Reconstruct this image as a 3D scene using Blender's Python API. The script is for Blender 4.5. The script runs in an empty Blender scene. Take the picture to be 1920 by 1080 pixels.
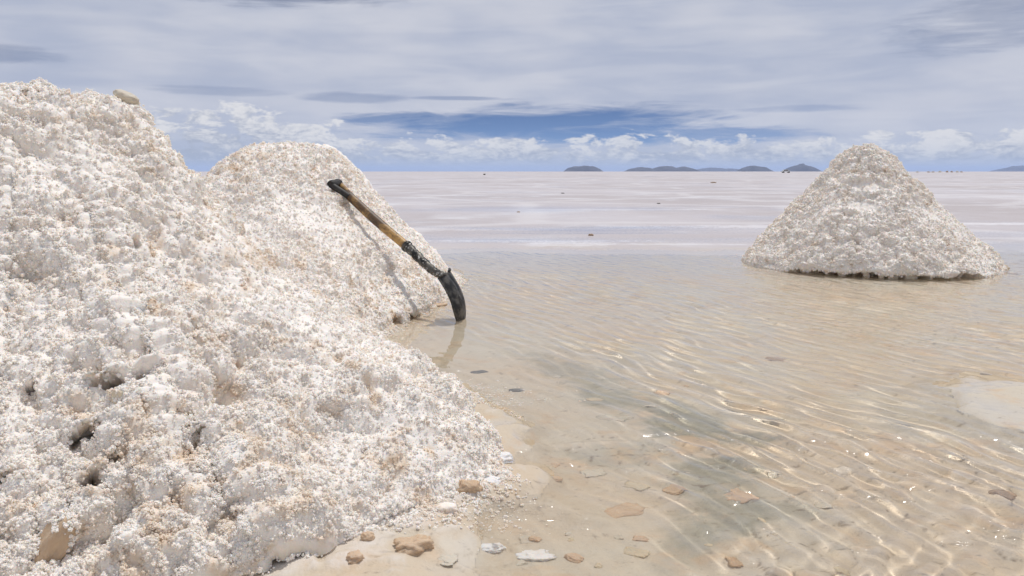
import bpy, bmesh, math, random
import numpy as np
from mathutils import Vector

# ------------------------------------------------------------------ camera, sky, sun, exposure
scene = bpy.context.scene
COL = scene.collection
CAM_H = 0.72                       # photographer crouching by the heaps
F = 28.0 / 36.0 * 1920             # focal length in photo pixels
PITCH = math.atan((540 - 321.5) / F)

cam_data = bpy.data.cameras.new('camera')
cam_data.lens = 28.0
cam_data.sensor_width = 36.0
cam_data.clip_start = 0.05
cam_data.clip_end = 200000
cam = bpy.data.objects.new('camera', cam_data)
COL.objects.link(cam)
cam.location = (0, 0, CAM_H)
cam.rotation_euler = (math.pi / 2 - PITCH, 0, 0)
scene.camera = cam

SUN_EL, SUN_AZ = math.radians(71), math.radians(42)      # azimuth from +Y towards +X
SUN_DIR = Vector((math.cos(SUN_EL) * math.sin(SUN_AZ), math.cos(SUN_EL) * math.cos(SUN_AZ), math.sin(SUN_EL)))
sun_data = bpy.data.lights.new('sun', 'SUN')
sun_data.energy = 2.4
sun_data.angle = math.radians(0.6)
sun_data.color = (1.0, 0.955, 0.90)
sun = bpy.data.objects.new('sun', sun_data)
COL.objects.link(sun)
sun.location = (0, 0, 30)
sun.rotation_euler = SUN_DIR.to_track_quat('Z', 'Y').to_euler()
sun_data.cycles.is_caustics_light = True

scene.view_settings.view_transform = 'Standard'
scene.view_settings.look = 'None'
scene.view_settings.gamma = 1.0
scene.view_settings.exposure = 0.0
scene.view_settings.use_curve_mapping = False
scene.cycles.use_denoising = True
scene.cycles.max_bounces = 10
scene.cycles.diffuse_bounces = 8
scene.cycles.transmission_bounces = 6
scene.cycles.volume_bounces = 1
scene.cycles.sample_clamp_indirect = 6.0


# ---- small node helper
class NT:
    def __init__(self, tree):
        self.t = tree
        self.n = tree.nodes
        self.l = tree.links

    def node(self, typ, **kw):
        n = self.n.new(typ)
        for k, v in kw.items():
            setattr(n, k, v)
        return n

    def put(self, sock, v):
        if v is None:
            return
        if isinstance(v, bpy.types.NodeSocket):
            self.l.new(v, sock)
        else:
            if hasattr(sock, 'default_value'):
                try:
                    sock.default_value = v
                except Exception:
                    sock.default_value = tuple(v) + (1.0,)

    def m(self, op, a, b=None, c=None, clamp=False):
        n = self.node('ShaderNodeMath', operation=op, use_clamp=clamp)
        for i, v in enumerate((a, b, c)):
            if v is not None:
                self.put(n.inputs[i], v)
        return n.outputs[0]

    def smooth(self, x, a, b, lo=0.0, hi=1.0):
        n = self.node('ShaderNodeMapRange', interpolation_type='SMOOTHSTEP')
        for i, v in enumerate((x, a, b, lo, hi)):
            self.put(n.inputs[i], v)
        return n.outputs[0]

    def mix(self, f, a, b, blend='MIX'):
        n = self.node('ShaderNodeMix', data_type='RGBA', blend_type=blend)
        self.put(n.inputs[0], f)
        self.put(n.inputs[6], a if isinstance(a, bpy.types.NodeSocket) else tuple(a) + (1.0,))
        self.put(n.inputs[7], b if isinstance(b, bpy.types.NodeSocket) else tuple(b) + (1.0,))
        return n.outputs[2]

    def xyz(self, x, y, z):
        n = self.node('ShaderNodeCombineXYZ')
        for i, v in enumerate((x, y, z)):
            self.put(n.inputs[i], v)
        return n.outputs[0]

    def noise(self, vec, scale, detail=4, rough=0.5, dist=0.0, color=False):
        n = self.node('ShaderNodeTexNoise')
        self.put(n.inputs['Vector'], vec)
        n.inputs['Scale'].default_value = scale
        n.inputs['Detail'].default_value = detail
        n.inputs['Roughness'].default_value = rough
        n.inputs['Distortion'].default_value = dist
        return n.outputs[1 if color else 0]

    def voronoi(self, vec, scale, feature='F1', out=0):
        n = self.node('ShaderNodeTexVoronoi', feature=feature)
        self.put(n.inputs['Vector'], vec)
        n.inputs['Scale'].default_value = scale
        return n.outputs[out]


def build_world():
    w = bpy.data.worlds.new('World')
    scene.world = w
    w.use_nodes = True
    t = NT(w.node_tree)
    t.n.clear()
    out = t.node('ShaderNodeOutputWorld')
    sky = t.node('ShaderNodeTexSky', sky_type='NISHITA')
    sky.sun_disc = False
    sky.sun_elevation = SUN_EL
    sky.sun_rotation = SUN_AZ
    sky.altitude = 3650
    sky.air_density = 0.3
    sky.dust_density = 0.0
    sky.ozone_density = 3.0
    tc = t.node('ShaderNodeTexCoord')
    sp = t.node('ShaderNodeSeparateXYZ')
    t.put(sp.inputs[0], tc.outputs['Generated'])
    x, y, z = sp.outputs
    DEG = 57.29578
    el = t.m('MULTIPLY', t.m('ARCSINE', z), DEG)
    az = t.m('MULTIPLY', t.m('ARCTAN2', x, y), DEG)

    def P(sx, sy, off=0.0):
        return t.xyz(t.m('MULTIPLY', az, sx), t.m('MULTIPLY', el, sy), off)
    wisp = t.noise(P(0.10, 0.75, 3.1), 1.0, 7, 0.58, 0.6)        # streaky high cloud
    wisp2 = t.noise(P(0.035, 0.22, 9.7), 1.0, 4, 0.5, 0.3)
    puff = t.noise(P(0.42, 0.95, 1.3), 1.0, 10, 0.60, 0.25)       # cumulus
    puff2 = t.noise(P(0.42, 0.95, 1.45), 1.0, 10, 0.60, 0.25)
    big = t.noise(P(0.09, 0.30, 5.5), 1.0, 3, 0.5)
    fine = t.noise(P(0.22, 1.5, 6.2), 1.0, 8, 0.62, 0.8)
    wob = t.m('ADD', t.m('MULTIPLY', t.m('SUBTRACT', wisp, 0.5), 3.4), t.m('MULTIPLY', t.m('SUBTRACT', fine, 0.5), 2.2))

    def hole(a, e, wa, we, amp=1.0, k=1.0):
        u = t.m('POWER', t.m('DIVIDE', t.m('SUBTRACT', az, a), wa), 2.0)
        v = t.m('POWER', t.m('DIVIDE', t.m('SUBTRACT', el, e), we), 2.0)
        d = t.m('ADD', t.m('ADD', u, v), t.m('MULTIPLY', wob, k))
        return t.smooth(d, 1.45, 0.05, 0.0, amp)
    holes = [hole(3.8, 3.15, 13.5, 1.35, 1.0, 0.85), hole(12.0, 2.6, 8.0, 0.7, 0.75, 1.2), hole(-4.0, 3.6, 7.0, 0.6, 0.8, 1.2),
             hole(-17.0, 12.1, 9.0, 1.3, 0.6), hole(-34.0, 6.9, 5.0, 0.55, 0.4),
             hole(-20.0, 5.2, 4.5, 0.28, 0.28), hole(-11.0, 5.0, 3.6, 0.33, 0.4), hole(-3.5, 5.05, 3.5, 0.16, 0.45),
             hole(31.0, 8.6, 6.0, 1.5, 0.35), hole(19.0, 4.1, 4.0, 0.25, 0.35)]
    g = holes[0]
    for hh in holes[1:]:
        g = t.m('MAXIMUM', g, hh)
    # away from the photographed sky the same broken veil goes on
    gen = t.smooth(wisp2, 0.60, 0.70, 0.0, 0.7)
    gen = t.m('MULTIPLY', gen, t.smooth(el, 11.0, 14.0))
    g = t.m('MAXIMUM', g, gen)
    veil = t.m('SUBTRACT', 1.0, g, clamp=True)
    veil = t.m('MULTIPLY', veil, 0.93)
    veil_col = t.mix(t.smooth(big, 0.36, 0.66), (0.455, 0.50, 0.625), (0.60, 0.62, 0.70))
    veil_col = t.mix(t.m('MULTIPLY', t.smooth(wisp, 0.35, 0.7), 0.40), veil_col, (0.70, 0.71, 0.765))
    # cumulus bank low over the horizon, higher towards the left
    top = t.smooth(az, -6.0, -22.0, 2.4, 4.1)
    hrel = t.m('DIVIDE', el, top)
    thr = t.m('ADD', 0.375, t.m('MULTIPLY', t.m('POWER', t.m('ABSOLUTE', t.m('SUBTRACT', hrel, 0.45)), 2.0), 0.42))
    cum = t.smooth(t.m('SUBTRACT', puff, thr), 0.0, 0.10)
    cum = t.m('MULTIPLY', cum, t.smooth(el, 0.25, 0.9))
    lit = t.smooth(t.m('ADD', t.m('SUBTRACT', puff, puff2), t.m('MULTIPLY', t.m('SUBTRACT', hrel, 0.5), 0.16)), -0.10, 0.12)
    cum_col = t.mix(lit, (0.40, 0.44, 0.54), (0.78, 0.775, 0.785))
    hz = t.m('POWER', 2.718, t.m('MULTIPLY', t.m('MAXIMUM', el, 0.0), -1.05))
    haze_col = (0.33, 0.42, 0.53)

    bg_sky = t.node('ShaderNodeBackground')
    t.put(bg_sky.inputs[0], sky.outputs[0])
    bg_sky.inputs[1].default_value = 0.095

    def over(base, fac, col):
        b = t.node('ShaderNodeBackground')
        t.put(b.inputs[0], col if isinstance(col, bpy.types.NodeSocket) else tuple(col) + (1.0,))
        ms = t.node('ShaderNodeMixShader')
        t.put(ms.inputs[0], fac)
        t.l.new(base, ms.inputs[1])
        t.l.new(b.outputs[0], ms.inputs[2])
        return ms.outputs[0]
    s = over(bg_sky.outputs[0], veil, veil_col)
    s = over(s, t.m('MULTIPLY', cum, 0.9), cum_col)
    s = over(s, t.m('MULTIPLY', hz, 0.75), haze_col)
    t.l.new(s, out.inputs[0])


build_world()

# ------------------------------------------------------------------ helpers


def ray(px, py):
    dx, dz = (px - 960) / F, (540 - py) / F
    c, s = math.cos(PITCH), math.sin(PITCH)
    return Vector((dx, c + dz * s, -s + dz * c))


def on_plane(px, py, z=0.0):
    d = ray(px, py)
    k = (z - CAM_H) / d.z
    return Vector((0, 0, CAM_H)) + d * k


def at_depth(px, py, y):
    d = ray(px, py)
    return Vector((0, 0, CAM_H)) + d * (y / d.y)


def project(v):
    c, s = math.cos(PITCH), math.sin(PITCH)
    X, Y, Z = v[..., 0], v[..., 1], v[..., 2] - CAM_H
    dep = Y * c - Z * s
    up = Y * s + Z * c
    return 960 + F * X / dep, 540 - F * up / dep, dep


def hash01(ix, iy, iz, seed):
    h = (ix.astype(np.int64) * 374761393 + iy.astype(np.int64) * 668265263 + iz.astype(np.int64) * 2147483647 + seed * 1274126177) & 0xFFFFFFFF
    h = ((h ^ (h >> 13)) * 1274126177) & 0xFFFFFFFF
    h = ((h ^ (h >> 16)) * 2246822519) & 0xFFFFFFFF
    h = h ^ (h >> 15)
    return (h & 0xFFFFFF) / float(0x1000000)


def vnoise(p, seed=0):
    i = np.floor(p).astype(np.int64)
    f = p - i
    u = f * f * f * (f * (f * 6 - 15) + 10)
    r = 0
    for dx in (0, 1):
        wx = u[:, 0] if dx else 1 - u[:, 0]
        for dy in (0, 1):
            wy = u[:, 1] if dy else 1 - u[:, 1]
            for dz in (0, 1):
                wz = u[:, 2] if dz else 1 - u[:, 2]
                r = r + wx * wy * wz * hash01(i[:, 0] + dx, i[:, 1] + dy, i[:, 2] + dz, seed)
    return r * 2 - 1


def fbm(p, octaves=4, gain=0.5, seed=0):
    a, tot, r = 1.0, 0.0, 0
    for o in range(octaves):
        r = r + a * vnoise(p * (2.03 ** o) + 17.3 * o, seed + o)
        tot += a
        a *= gain
    return r / tot


def worley(p, seed=0, flat=False):
    i = np.floor(p).astype(np.int64)
    best = np.full(len(p), 9.0)
    second = np.full(len(p), 9.0)
    ident = np.zeros(len(p))
    for dx in (-1, 0, 1):
        for dy in (-1, 0, 1):
            for dz in ((0,) if flat else (-1, 0, 1)):
                cx, cy, cz = i[:, 0] + dx, i[:, 1] + dy, i[:, 2] + dz
                q = (cx + hash01(cx, cy, cz, seed) - p[:, 0]) ** 2 + (cy + hash01(cx, cy, cz, seed + 1) - p[:, 1]) ** 2
                if not flat:
                    q = q + (cz + hash01(cx, cy, cz, seed + 2) - p[:, 2]) ** 2
                near = q < best
                second = np.where(near, best, np.minimum(second, q))
                if flat:
                    ident = np.where(near, hash01(cx, cy, cz, seed + 3), ident)
                best = np.where(near, q, best)
    return np.sqrt(best), np.sqrt(second), ident


def sstep(x, a, b):
    t = np.clip((x - a) / (b - a), 0, 1)
    return t * t * (3 - 2 * t)


def lump(p, scale, seed):
    f1, _, _ = worley(p / scale, seed)
    return np.sqrt(np.clip(1 - (f1 / 0.85) ** 2, 0, 1))


def mesh_from_grid(name, V, closed=False, mat=None, smooth=True):
    nr, nc, _ = V.shape
    idx = np.arange(nr * nc).reshape(nr, nc)
    if closed:
        nxt = np.roll(idx, -1, axis=1)
        a, b, c, d = idx[:-1], nxt[:-1], nxt[1:], idx[1:]
    else:
        a, b, c, d = idx[:-1, :-1], idx[:-1, 1:], idx[1:, 1:], idx[1:, :-1]
    q = np.stack([a, b, c, d], -1).reshape(-1, 4)
    me = bpy.data.meshes.new(name)
    me.vertices.add(nr * nc)
    me.vertices.foreach_set('co', V.reshape(-1).astype(np.float32))
    me.loops.add(q.size)
    me.loops.foreach_set('vertex_index', q.reshape(-1).astype(np.int32))
    me.polygons.add(len(q))
    me.polygons.foreach_set('loop_start', np.arange(0, q.size, 4, dtype=np.int32))
    me.polygons.foreach_set('loop_total', np.full(len(q), 4, dtype=np.int32))
    me.update(calc_edges=True)
    me.polygons.foreach_set('use_smooth', np.full(len(q), smooth, dtype=bool))
    if mat:
        me.materials.append(mat)
    return me


def link(name, data, parent=None, **props):
    o = bpy.data.objects.new(name, data)
    COL.objects.link(o)
    if parent is not None:
        o.parent = parent
    for k, v in props.items():
        o[k] = v
    return o


def empty(name, loc, **props):
    o = link(name, None, **props)
    o.location = loc
    o.empty_display_size = 0.1
    return o


# ------------------------------------------------------------------ materials


def material(name):
    m = bpy.data.materials.new(name)
    m.use_nodes = True
    t = NT(m.node_tree)
    b = t.n['Principled BSDF']
    return m, t, b


def bump(t, height, strength, distance, normal=None):
    n = t.node('ShaderNodeBump')
    n.inputs['Strength'].default_value = strength
    n.inputs['Distance'].default_value = distance
    t.put(n.inputs['Height'], height)
    if normal is not None:
        t.put(n.inputs['Normal'], normal)
    return n.outputs[0]


def salt_material(name, white, beige, brown, amount=0.5, grain=0.004, sss=0.006):
    m, t, b = material(name)
    geo = t.node('ShaderNodeNewGeometry').outputs['Position']
    n1 = t.noise(geo, 9.0, 5, 0.6)
    n2 = t.noise(geo, 17.0, 3, 0.5, 0.3)
    n3 = t.noise(geo, 2.2, 3, 0.5)
    f = t.m('ADD', t.m('MULTIPLY', n2, 0.65), t.m('MULTIPLY', n3, 0.35))
    c = t.mix(t.smooth(f, 0.50, 0.66, 0.0, amount), white, beige)
    c = t.mix(t.m('MULTIPLY', t.smooth(n2, 0.64, 0.76), t.smooth(n1, 0.50, 0.62)), c, brown)
    t.put(b.inputs['Base Color'], c)
    b.inputs['Roughness'].default_value = 0.55
    b.inputs['Specular IOR Level'].default_value = 0.4
    b.inputs['Subsurface Weight'].default_value = 0.7
    b.inputs['Subsurface Radius'].default_value = (1.0, 0.8, 0.62)
    b.inputs['Subsurface Scale'].default_value = sss
    g = t.noise(geo, 1.0 / grain, 3, 0.6)
    t.put(b.inputs['Normal'], bump(t, g, 0.7, grain * 0.6))
    return m


M = {}
M['salt'] = salt_material('salt', (0.89, 0.835, 0.77), (0.76, 0.63, 0.49), (0.45, 0.29, 0.155), 0.9)
M['salt_grey'] = salt_material('salt_weathered', (0.87, 0.815, 0.75), (0.76, 0.65, 0.53), (0.38, 0.25, 0.14), 0.7, 0.006)
M['salt_clump'] = salt_material('salt_grains', (0.895, 0.84, 0.775), (0.77, 0.645, 0.51), (0.48, 0.31, 0.17), 0.85, 0.004, 0.0022)
M['salt_grey_clump'] = salt_material('salt_grains_weathered', (0.875, 0.82, 0.755), (0.77, 0.66, 0.54), (0.42, 0.29, 0.17), 0.65, 0.006, 0.0025)
M['crust_white'] = salt_material('salt_crust', (0.79, 0.77, 0.75), (0.68, 0.61, 0.53), (0.5, 0.38, 0.25), 0.4)
M['tan'] = salt_material('tan_salt', (0.58, 0.43, 0.29), (0.50, 0.34, 0.20), (0.32, 0.18, 0.08), 0.8)
M['orange'] = salt_material('ochre_salt', (0.58, 0.43, 0.30), (0.55, 0.38, 0.24), (0.33, 0.18, 0.09), 0.8)
M['pale'] = salt_material('pale_stone', (0.58, 0.52, 0.42), (0.54, 0.46, 0.36), (0.36, 0.27, 0.17), 0.6)
M['yellow'] = salt_material('yellow_stone', (0.58, 0.49, 0.35), (0.54, 0.43, 0.28), (0.36, 0.25, 0.13), 0.7)
M['cream'] = salt_material('cream_salt', (0.74, 0.64, 0.49), (0.66, 0.52, 0.34), (0.45, 0.28, 0.13), 0.8)
M['brown'] = salt_material('brown_stone', (0.40, 0.29, 0.20), (0.33, 0.22, 0.14), (0.18, 0.10, 0.05), 0.7)
M['dark'] = salt_material('dark_stone', (0.16, 0.15, 0.13), (0.13, 0.12, 0.10), (0.10, 0.08, 0.06), 0.7)


def ground_material():
    m, t, b = material('salt_flat')
    geo = t.node('ShaderNodeNewGeometry').outputs['Position']
    sp = t.node('ShaderNodeSeparateXYZ')
    t.put(sp.inputs[0], geo)
    X, Y, Z = sp.outputs
    dist = t.m('SQRT', t.m('ADD', t.m('MULTIPLY', X, X), t.m('MULTIPLY', Y, Y)))
    flat = t.xyz(X, Y, 0.0)
    # salt flat: pinkish white crust, damp mauve patches, thin white evaporite streaks
    a = t.noise(flat, 0.10, 6, 0.62, 0.3)
    a2 = t.noise(flat, 0.55, 6, 0.6, 0.4)
    a3 = t.noise(flat, 0.012, 5, 0.6)
    far = t.mix(t.smooth(a, 0.38, 0.62), (0.45, 0.405, 0.40), (0.54, 0.505, 0.515))
    far = t.mix(t.m('MULTIPLY', t.smooth(a2, 0.50, 0.68), 0.7), far, (0.66, 0.65, 0.665))
    far = t.mix(t.m('MULTIPLY', t.smooth(a3, 0.50, 0.64), 0.5), far, (0.46, 0.415, 0.405))
    poly = t.voronoi(t.xyz(X, Y, t.m('MULTIPLY', a2, 2.0)), 0.16, 'DISTANCE_TO_EDGE')
    far = t.mix(t.m('MULTIPLY', t.smooth(poly, 0.05, 0.01), 0.45), far, (0.68, 0.655, 0.65))
    # bed of the pool: tan silt, ochre crust, green-grey algae
    n1 = t.noise(flat, 1.6, 6, 0.6, 0.5)
    n2 = t.noise(flat, 6.0, 6, 0.62, 0.6)
    n3 = t.noise(flat, 26.0, 5, 0.65, 0.4)
    bed = t.mix(t.smooth(n1, 0.38, 0.64), (0.57, 0.505, 0.40), (0.585, 0.475, 0.345))
    bed = t.mix(t.m('MULTIPLY', t.smooth(n2, 0.52, 0.68), 0.7), bed, (0.58, 0.43, 0.285))
    bed = t.mix(t.m('MULTIPLY', t.smooth(n3, 0.52, 0.70), 0.45), bed, (0.58, 0.52, 0.43))
    bed = t.mix(t.m('MULTIPLY', t.smooth(n3, 0.42, 0.28), 0.7), bed, (0.30, 0.235, 0.17))

    def blob(cx, cy, rx, ry, rot=0.0):
        c, s = math.cos(rot), math.sin(rot)
        dx, dy = t.m('SUBTRACT', X, cx), t.m('SUBTRACT', Y, cy)
        u = t.m('DIVIDE', t.m('ADD', t.m('MULTIPLY', dx, c), t.m('MULTIPLY', dy, s)), rx)
        v = t.m('DIVIDE', t.m('SUBTRACT', t.m('MULTIPLY', dy, c), t.m('MULTIPLY', dx, s)), ry)
        d = t.m('ADD', t.m('MULTIPLY', u, u), t.m('MULTIPLY', v, v))
        d = t.m('ADD', d, t.m('MULTIPLY', t.m('SUBTRACT', n2, 0.5), 5.0))
        return t.smooth(d, 1.4, -0.2)
    pl = t.node('ShaderNodeAttribute', attribute_name='plate').outputs['Fac']
    cr = t.node('ShaderNodeAttribute', attribute_name='crack').outputs['Fac']
    bed = t.mix(t.m('MULTIPLY', pl, 0.75), bed, t.mix(t.smooth(n2, 0.4, 0.62), (0.66, 0.585, 0.485), (0.60, 0.435, 0.275)))
    crk = t.m('MULTIPLY', cr, t.smooth(n3, 0.44, 0.60))
    alg = None
    for (px, py, rx, ry, rot, k) in ((1330, 835, 0.20, 0.11, -0.5, 0.95), (1190, 775, 0.34, 0.13, -0.95, 0.7), (1070, 715, 0.34, 0.12, -1.0, 0.6),
                                     (1360, 990, 0.14, 0.09, 0.9, 0.8), (1300, 1040, 0.16, 0.07, 0.9, 0.6), (1160, 880, 0.18, 0.09, 0.3, 0.45), (1480, 985, 0.08, 0.06, 0, 0.5), (1265, 808, 0.22, 0.13, -0.7, 0.85), (1345, 915, 0.18, 0.12, 1.4, 0.85)):
        p = on_plane(px, py, -0.06)
        q = t.m('MULTIPLY', blob(p.x, p.y, rx, ry, rot), k)
        alg = q if alg is None else t.m('MAXIMUM', alg, q)
    bed = t.mix(t.m('MULTIPLY', alg, 0.74), bed, (0.19, 0.19, 0.135))
    bed = t.mix(t.m('MULTIPLY', crk, 0.85), bed, (0.20, 0.14, 0.085))
    # bed near the camera, flat further off; white crust where the ground rises clear of the water
    for (px, py, rx, ry, k) in ((985, 452, 1.25, 0.16, 0.9), (1060, 457, 0.55, 0.42, 0.8), (1300, 459, 0.8, 0.10, 0.7), (1500, 425, 2.2, 0.35, 0.7), (1880, 420, 1.4, 0.30, 0.9),
                                (900, 430, 1.5, 0.3, 0.4), (1880, 470, 0.5, 0.10, 0.7), (1150, 393, 2.4, 0.3, 0.6)):
        p = on_plane(px, py, 0.0)
        q = t.m('MULTIPLY', blob(p.x, p.y, rx, ry), k)
        far = t.mix(q, far, (0.72, 0.70, 0.71))
    fn = t.smooth(t.m('ADD', Y, t.m('MULTIPLY', t.m('SUBTRACT', n1, 0.5), 3.0)), 4.6, 8.6)
    c = t.mix(fn, bed, far)
    dry = t.m('ADD', t.m('MULTIPLY', Z, 60.0), t.m('MULTIPLY', t.m('SUBTRACT', n3, 0.5), 1.3))
    near = t.smooth(dist, 16.0, 10.0)
    c = t.mix(t.m('MULTIPLY', t.m('MULTIPLY', t.smooth(dry, 0.55, 1.3), near), 0.8), c, (0.70, 0.645, 0.59))
    t.put(b.inputs['Base Color'], c)
    t.put(b.inputs['Roughness'], t.smooth(n2, 0.3, 0.7, 0.45, 0.75))
    b.inputs['Specular IOR Level'].default_value = 0.35
    wet = t.smooth(t.m('ADD', Z, t.m('MULTIPLY', t.m('SUBTRACT', n3, 0.5), 0.012)), 0.004, -0.002)
    t.put(b.inputs['Coat Weight'], t.m('MULTIPLY', wet, t.smooth(dist, 7.0, 18.0, 1.0, 0.25)))
    b.inputs['Coat IOR'].default_value = 1.33
    b.inputs['Coat Roughness'].default_value = 0.06
    h = t.m('ADD', t.m('MULTIPLY', n3, 0.6), t.m('MULTIPLY', t.noise(flat, 120.0, 4, 0.6), 0.4))
    t.put(b.inputs['Normal'], bump(t, h, 0.55, 0.012))
    return m


M['ground'] = ground_material()


def water_material():
    m = bpy.data.materials.new('brine')
    m.use_nodes = True
    t = NT(m.node_tree)
    t.n.clear()
    out = t.node('ShaderNodeOutputMaterial')
    g = t.node('ShaderNodeBsdfGlass')
    g.inputs['Color'].default_value = (0.985, 0.99, 0.985, 1)
    g.inputs['Roughness'].default_value = 0.0
    g.inputs['IOR'].default_value = 1.34
    t.l.new(g.outputs[0], out.inputs[0])
    return m


M['water'] = water_material()

# ------------------------------------------------------------------ heaps: placement
FRONT = dict(c=(-1.296, 2.176), H=0.902, R=1.24)
SECOND = dict(c=(-1.351, 4.922), H=0.868, a=0.935, b=1.93)
RIGHT = dict(c=(2.785, 6.229), H=0.905, R=0.925)

def angnoise(th, f, seed, oc=3):
    p = np.stack([np.cos(th) * f, np.sin(th) * f, np.zeros_like(th)], -1)
    return fbm(p, oc, 0.5, seed)


def front_radius(th):
    r = (np.abs(np.cos(th) / 1.265) ** 2 + np.abs(np.sin(th) / 1.15) ** 2) ** -0.5
    w = (th - 0.5 + math.pi) % (2 * math.pi) - math.pi
    return r * (1 - 0.145 * np.exp(-((w + 0.17) / 0.33) ** 2) + 0.045 * np.exp(-((w + 0.75) / 0.2) ** 2)) * (1 + 0.02 * angnoise(th, 1.6, 3) + 0.025 * angnoise(th, 6, 4))


# ------------------------------------------------------------------ ground


def bed_height(x, y, plates=False):
    x = np.asarray(x, float).ravel()
    y = np.asarray(y, float).ravel()
    p = np.stack([x, y, np.zeros_like(x)], -1)
    r = np.hypot(x, y)
    n_big = fbm(p * 0.55, 3, 0.5, 11)
    n_mid = fbm(p * 2.3, 4, 0.5, 21)
    # pool in front, mostly a few cm deep; barely drowned flat further off
    h = -0.072 - 0.020 * n_big + 0.010 * n_mid
    far_edge = 7.35 + 0.35 * fbm(p * np.array([1.3, 0.6, 1]), 4, 0.6, 6) + 0.55 * fbm(np.stack([x * 0.35, y * 0.1, x * 0], -1), 3, 0.5, 5) + 0.05 * x
    flat_h = 0.004 + 0.006 * fbm(p * np.array([0.25, 0.8, 1]), 4, 0.55, 33)
    k = sstep(y, far_edge - 1.9, far_edge + 0.2)
    h = h * (1 - k) + flat_h * k
    # shelves of washed-out salt around the heaps
    d = np.hypot(x - FRONT['c'][0], y - FRONT['c'][1]) - front_radius(np.arctan2(y - FRONT['c'][1], x - FRONT['c'][0])) + 0.10 * n_mid
    k = sstep(d + 0.16 * fbm(p * 5.0, 3, 0.55, 63), 0.27, 0.02)
    h = h * (1 - k) + (0.008 + 0.008 * n_mid + 0.012 * fbm(p * 16.0, 4, 0.6, 65)) * k
    # drowned sill running along the lower left
    k = sstep(x + 0.5 * (y - 1.3) + 0.15 * n_mid, 0.16, -0.22) * sstep(y, 2.2, 1.5)
    h = h * (1 - k) + (0.006 + 0.010 * n_mid) * k
    d = np.hypot(x - RIGHT['c'][0], y - RIGHT['c'][1]) - RIGHT['R']
    k = sstep(d + 0.10 * n_mid, 0.20, -0.05) * (0.35 + 0.65 * sstep(x, 3.0, 3.8))
    h = h * (1 - k) + 0.010 * k
    d = np.hypot((x - SECOND['c'][0]) / SECOND['a'], (y - SECOND['c'][1]) / SECOND['b']) - 1
    k = sstep(d + 0.12 * n_mid, 0.30, 0.0)
    h = h * (1 - k) + 0.006 * k
    # dry patch at the right-hand edge
    q = on_plane(2015, 765)
    d = np.hypot((x - q.x) / 0.27, (y - q.y) / 0.34) + 0.9 * n_mid
    k = sstep(d, 1.45, 0.75)
    h = h * (1 - k) + (0.003 + 0.014 * n_mid) * k
    # broken crust plates on the bed
    near = sstep(r, 7.0, 3.0)
    f1, f2, ident = worley(p * np.array([6.0, 7.5, 1]) + 0.35 * np.stack([n_mid, n_big, 0 * n_mid], -1), 7, True)
    plate = (ident - 0.55) * 0.034 * sstep(f2 - f1, 0.02, 0.16) * (ident > 0.55)
    f1, f2, ident2 = worley(p * np.array([15.0, 19.0, 1]) + 0.5 * n_mid[:, None], 9, True)
    plate = plate + (ident2 - 0.6) * 0.026 * sstep(f2 - f1, 0.02, 0.2) * (ident2 > 0.6)
    mask = sstep(fbm(p * 1.1, 2, 0.5, 51), -0.25, 0.2)
    h = h + near * plate * mask
    plate_tone = near * mask * np.clip(plate / 0.012, 0, 1)
    crack = near * mask * np.maximum(sstep(f2 - f1, 0.10, 0.02) * (ident2 > 0.45), 0)
    h = h + near * 0.005 * fbm(p * 14.0, 4, 0.55, 61)
    # long crust ridges and shallow puddles across the flat
    fl = sstep(r, 5.0, 9.0) * sstep(r, 300, 60)
    h = h + fl * 0.004 * vnoise(p * np.array([0.5, 2.0, 1]), 71)
    return (h, plate_tone, crack) if plates else h


def polar(rs, th):
    R_, T_ = np.meshgrid(rs, th, indexing='ij')
    return R_ * np.sin(T_), R_ * np.cos(T_)


def build_ground():
    dense = np.radians(np.linspace(-60, 60, 560))
    rest = np.radians(np.linspace(60, 300, 44))[1:-1]
    th = np.concatenate([dense, rest])
    rs = np.concatenate([[0.02, 0.3, 0.6], np.geomspace(0.8, 12, 560), np.geomspace(12, 60000, 150)[1:]])
    x, y = polar(rs, th)
    z, tone, crack = bed_height(x, y, True)
    z = z.reshape(x.shape)
    V = np.stack([x, y, z], -1)
    me = mesh_from_grid('ground', V, True, M['ground'])
    for nm, val in (('plate', tone), ('crack', crack)):
        me.attributes.new(nm, 'FLOAT', 'POINT').data.foreach_set('value', val.astype(np.float32))
    o = link('ground', me, kind='structure')
    o.cycles.is_caustics_receiver = True
    return o


build_ground()


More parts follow.
